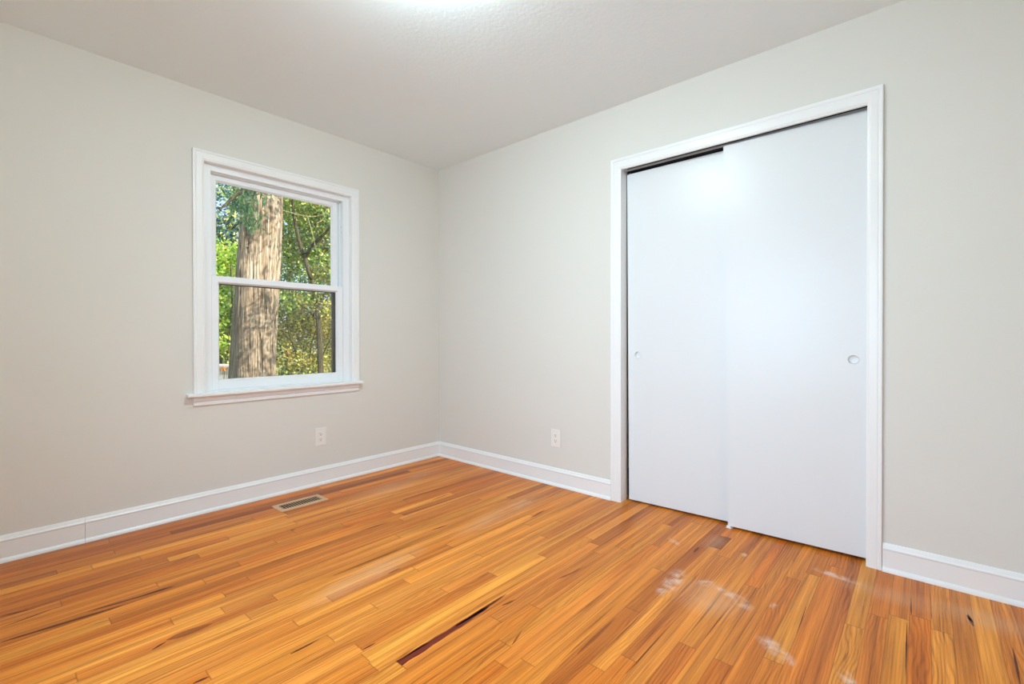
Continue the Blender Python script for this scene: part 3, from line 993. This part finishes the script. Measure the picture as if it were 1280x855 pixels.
# big cedar close to the window
ct = empty('cedar_tree', tuple(ray(318, 424, 7.0).xy) + (GZ,))
tag(ct, 'big cedar tree with a thick peeling trunk close outside the window', 'tree')
bm = bmesh.new()
N, M_ = 96, 90
prng = random.Random(3)
ph = [prng.uniform(0, 6.28) for _ in range(12)]
grid = []
from mathutils import noise as mnoise
cz0, cz1 = GZ, 7.0
for j in range(M_ + 1):
    z = cz0 + (cz1 - cz0) * (j / M_)
    c = ray(319.5, 424, 7.0)
    ctr = Vector((c.x, c.y, 0)) + (RGT * (0.048 * (z - 1.0)))
    ctr.z = z
    base = .305 - .010 * (z - 1) + .16 * math.exp(-(z - GZ) / .25)
    row = []
    for k in range(N):
        a = 2 * PI * k / N
        d = Vector((math.cos(a), math.sin(a), 0))
        q = d * 1.0
        rr = base * (1 + .10 * mnoise.noise(Vector((q.x * 1.3, q.y * 1.3, z * .55)))
                     + .050 * mnoise.noise(Vector((q.x * 5, q.y * 5, z * .8 + 7)))
                     + .030 * mnoise.noise(Vector((q.x * 13, q.y * 13, z * 1.4 + 3)))
                     + .016 * mnoise.noise(Vector((q.x * 28, q.y * 28, z * 2.2))))
        # a deep cleft running down the right-hand side of the visible face
        ca = math.atan2(-FWD.y, -FWD.x) + .62 + .10 * math.sin(z * 1.1)
        da = (a - ca + PI) % (2 * PI) - PI
        rr -= .055 * math.exp(-(da / .07) ** 2) * min(1, max(0, (z - 1.3) / .6))
        row.append(bm.verts.new(ctr + d * rr - Vector(ct.location)))
    grid.append(row)
for j in range(M_):
    for k in range(N):
        bm.faces.new((grid[j][k], grid[j][(k + 1) % N], grid[j + 1][(k + 1) % N], grid[j + 1][k]))
bm.faces.new(list(reversed(grid[0])))
bm.faces.new(grid[-1])
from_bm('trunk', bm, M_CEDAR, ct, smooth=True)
bm = bmesh.new()
L0 = Vector(ct.location)
for i, P in enumerate([[(319, 235, 7.0), (300, 240, 6.2), (275, 262, 5.6)], [(320, 180, 7.0), (296, 175, 6.0), (270, 190, 5.2)], [(325, 150, 7.0), (345, 120, 5.8), (380, 100, 5.0)],
                       [(325, 120, 7), (330, 60, 5.4), (340, 30, 4.6)]]):
    pts = smooth_path([tuple(ray(*q) - L0) for q in P], 10)
    tube(bm, pts, [.045 * (1 - .8 * j / 10) for j in range(11)], 8, i, .1)
from_bm('branch', bm, M_BARK, ct)


def blob(px, py, t, rpx, rpy, n, depth=None):
    c = ray(px, py, t)
    rx = rpx * t / FPX
    return (c.x, c.y, c.z, depth or rx, depth or rx, rpy * t / FPX, n)


# lit sprays against the trunk, the canopy over it, and unseen clumps added to dapple the bark
foliage('foliage', [blob(304, 252, 6.3, 9, 22, 260), blob(312, 270, 6.4, 7, 20, 200), blob(322, 238, 6.3, 10, 14, 180), blob(290, 240, 6.2, 10, 18, 200),
                    blob(330, 120, 5.6, 60, 60, 1500, 1.1), blob(300, 20, 5.4, 80, 90, 1500, 1.2), blob(420, 60, 5.6, 60, 60, 1100, 1.0), blob(250, 130, 5.6, 40, 60, 700, .8), (.82, 1.60, 2.95, .55, .5, .65, 1500), (.85, 1.5, 4.5, .6, .5, .7, 700)],
        .085, [(84, 122, 92), (104, 140, 96), (126, 158, 96), (70, 104, 84)], ct, 11, .22, .6, .07)


def leafy(name, label, base, limbs, blobs, size, cols, seed, mat=None, asp=.55, droop=.0, clump=.16, trunk_name='trunk', group=None, twigs=None):
    root = empty(name, (base.x, base.y, GZ))
    tag(root, label, 'tree' if 'tree' in name else 'shrub', group=group)
    L = Vector(root.location)
    bm = bmesh.new()
    for i, (P, r0, r1) in enumerate(limbs):
        pts = smooth_path([tuple(Vector(q) - L) for q in P], 14)
        tube(bm, pts, [r0 + (r1 - r0) * j / 14 for j in range(15)], 9, seed + i, .08)
    from_bm(trunk_name, bm, mat or M_BARK, root, smooth=True)
    if twigs:
        bm = bmesh.new()
        for i, (P, r0, r1) in enumerate(twigs):
            pts = smooth_path([tuple(Vector(q) - L) for q in P], 12)
            tube(bm, pts, [r0 + (r1 - r0) * j / 12 for j in range(13)], 6, seed + i, .08)
        from_bm('twig', bm, M_TWIG, root, smooth=True)
    foliage('foliage', blobs, size, cols, root, seed, asp, droop, clump)
    return root


def G(px, t):
    p = ray(px, 421, t)
    return Vector((p.x, p.y, GZ))


R_ = lambda *a: ray(*a)
# right of the trunk: an olive-green tree with forked limbs and pale bare twigs
leafy('leafy_tree', 'olive-green tree with forked brown limbs right of the thick trunk', G(402, 8.6),
      [([G(402, 8.6), R_(400, 440, 8.6), R_(398, 400, 8.6), R_(390, 350, 8.6)], .055, .038),
       ([R_(390, 350, 8.6), R_(380, 320, 8.5), R_(371, 290, 8.4), R_(366, 250, 8.3), R_(372, 200, 8.3)], .038, .02),
       ([R_(381, 322, 8.5), R_(392, 305, 8.4), R_(412, 285, 8.2), R_(430, 250, 8.0)], .032, .015),
       ([R_(396, 385, 8.6), R_(410, 360, 8.5), R_(425, 345, 8.4)], .025, .01), ([R_(397, 400, 8.6), R_(382, 385, 8.4), R_(365, 375, 8.2)], .02, .008)],
      [blob(375, 262, 9.4, 34, 26, 3600), blob(408, 285, 9.3, 34, 30, 4000), blob(372, 318, 9.5, 30, 26, 3200), blob(412, 335, 9.2, 30, 26, 3200), blob(430, 250, 9.0, 24, 40, 2400),
       blob(372, 375, 8.4, 26, 12, 700), blob(392, 240, 8.2, 30, 12, 500), blob(390, 200, 9, 60, 40, 2200), blob(455, 300, 9.3, 30, 60, 2000)],
      .058, [(96, 122, 56), (124, 146, 66), (150, 160, 80), (84, 112, 62), (186, 192, 110), (146, 116, 66), (108, 132, 74)], 21, clump=.13,
      twigs=[([R_(350, 262, 7.9), R_(368, 267, 7.9), R_(390, 271, 7.9), R_(406, 266, 7.9), R_(414, 254, 7.9)], .008, .005),
             ([R_(406, 266, 7.9), R_(404, 274, 7.9), R_(396, 279, 7.8)], .006, .004), ([R_(384, 270, 7.9), R_(390, 290, 7.9), R_(395, 312, 7.9)], .005, .003)])
# right, low: a yellow-green bush with bare stems
leafy('leafy_shrub', 'yellow-green shrub with thin bare stems low right of the thick trunk', G(385, 9.6),
      [([G(375, 9.6), R_(372, 450, 9.5), R_(362, 420, 9.4), R_(358, 395, 9.3)], .025, .008), ([G(385, 9.6), R_(388, 440, 9.5), R_(396, 410, 9.4)], .025, .008),
       ([G(392, 9.6), R_(402, 450, 9.5), R_(415, 420, 9.3)], .022, .007), ([G(380, 9.6), R_(378, 455, 9.4), R_(380, 430, 9.2)], .02, .007)],
      [blob(362, 405, 10.0, 26, 34, 2200), blob(392, 420, 10.2, 30, 40, 2200), blob(420, 400, 9.9, 24, 30, 2200), blob(365, 452, 9.3, 24, 18, 600), blob(415, 455, 9.6, 30, 18, 700), blob(410, 392, 8.9, 10, 14, 160),
       blob(450, 420, 10, 30, 50, 1400)],
      .062, [(196, 188, 92), (150, 150, 66), (120, 126, 56), (206, 196, 120), (112, 100, 54), (162, 128, 72)], 33, clump=.13)
# left: sunlit lime-green shrub
leafy('leafy_shrub', 'bright lime-green sunlit shrub left of the thick trunk', G(275, 9.8),
      [([G(275, 9.8), R_(276, 440, 9.8), R_(270, 390, 9.7), R_(262, 340, 9.6)], .04, .012), ([G(278, 9.8), R_(285, 430, 9.7), R_(290, 380, 9.6), R_(288, 330, 9.5)], .035, .01)],
      [blob(278, 330, 9.8, 24, 28, 2000), blob(286, 390, 10.0, 22, 36, 2400), blob(262, 400, 9.8, 26, 50, 2600), blob(250, 340, 9.8, 26, 34, 1500), blob(284, 432, 9.9, 22, 18, 900)],
      .085, [(190, 208, 88), (164, 192, 74), (208, 216, 112), (132, 168, 66), (216, 210, 118), (104, 136, 60)], 44, clump=.13)
# left, higher and farther: thin tree against the sky
leafy('leafy_tree', 'thin blue-green tree against the sky left of the thick trunk', G(262, 13.0),
      [([G(262, 13), R_(268, 380, 13), R_(280, 320, 13), R_(290, 270, 13), R_(296, 220, 13), R_(300, 170, 13)], .11, .03),
       ([R_(284, 305, 13), R_(292, 285, 12.8), R_(304, 272, 12.6)], .05, .02), ([R_(282, 312, 13), R_(270, 286, 12.8), R_(262, 262, 12.6), R_(266, 238, 12.6)], .045, .015),
       ([R_(274, 345, 13), R_(286, 300, 13), R_(310, 280, 12.8)], .04, .02)],
      [blob(276, 244, 12.8, 16, 14, 150), blob(292, 232, 12.8, 14, 14, 170), blob(270, 285, 12.9, 20, 20, 420), blob(294, 290, 12.9, 20, 26, 800), blob(276, 310, 13, 26, 18, 700), blob(300, 250, 12.8, 12, 20, 300),
       blob(255, 240, 13, 24, 40, 400), blob(280, 190, 13, 40, 30, 400), blob(300, 330, 13.4, 26, 20, 700)],
      .11, [(70, 100, 96), (88, 124, 92), (60, 90, 104), (120, 150, 86), (196, 190, 110)], 55, clump=.15)
# far behind: dark evergreen masses
for i, (px, t, rp, top, cols, lab) in enumerate([
        (362, 16.5, 40, 215, [(66, 92, 54), (86, 112, 60), (54, 80, 56)], 'dark green evergreen directly behind the thick trunk'),
        (425, 13.0, 46, 190, [(70, 92, 50), (92, 112, 58), (112, 124, 66)], 'dark green evergreen behind the olive-green tree')]):
    bl = []
    for j in range(7):
        y = top + (470 - top) * (j + .5) / 7
        bl.append(blob(px, y, t, rp * (.55 + .07 * j), 30, 1300, 1.0))
    leafy('evergreen_tree', lab, G(px, t), [([G(px, t), R_(px, 420, t), R_(px, 320, t), R_(px, top, t)], .16, .03)], bl, .12, cols, 70 + i, clump=.2, droop=.3)
bl = [blob(240, y, 17.0, 44, 26, 1000, 1.5) for y in (320, 360, 400, 440)]
leafy('leafy_tree', 'pale green tree far beyond the lime-green shrub', G(245, 17), [([G(245, 17), R_(245, 400, 17), R_(245, 330, 17)], .15, .05)], bl, .15, [(150, 180, 90), (176, 198, 110), (120, 156, 80)], 91, clump=.25)

# low pale garden wall, in full sun, with a rust-coloured plant in front of it
q0, q1 = ray(236, 455, 8.9), ray(308, 455, 8.5)
gw = empty('garden_wall', (q0.x, q0.y, GZ))
tag(gw, 'low pale garden wall in full sun left of the thick trunk', 'wall')
dv = Vector((q1.x - q0.x, q1.y - q0.y, 0))
hw = q0.z - GZ
M_GW = paint('pale_render', lin(238, 226, 208), .9, .2, .08)
ang = math.atan2(dv.y, dv.x)
bm = bmesh.new()
box(bm, (0, 0, 0), (dv.length, .2, hw - .06), .01)
bm.transform(Matrix.Rotation(ang, 4, 'Z'))
from_bm('wall_face', bm, M_GW, gw)
bm = bmesh.new()
box(bm, (-.02, -.03, hw - .06), (dv.length + .02, .23, hw), .012)
bm.transform(Matrix.Rotation(ang, 4, 'Z'))
from_bm('coping', bm, M_GW, gw)
pb = G(283, 8.2)
rp_ = empty('rusty_plant', tuple(pb))
tag(rp_, 'small rust-orange plant in front of the pale garden wall', 'plant')
bm = bmesh.new()
for k in range(5):
    a = k * 1.26
    tube(bm, smooth_path([(0, 0, 0), (.03 * math.cos(a), .03 * math.sin(a), .5), (.06 * math.cos(a), .06 * math.sin(a), .95)], 6), [.008 - .0008 * j for j in range(7)], 6, k)
from_bm('stem', bm, M_BARK, rp_)
foliage('foliage', [blob(281, 461, 8.2, 1.8, 3, 42)], .045, [(190, 124, 66), (206, 146, 90)], rp_, 5, .5, .2, .04)
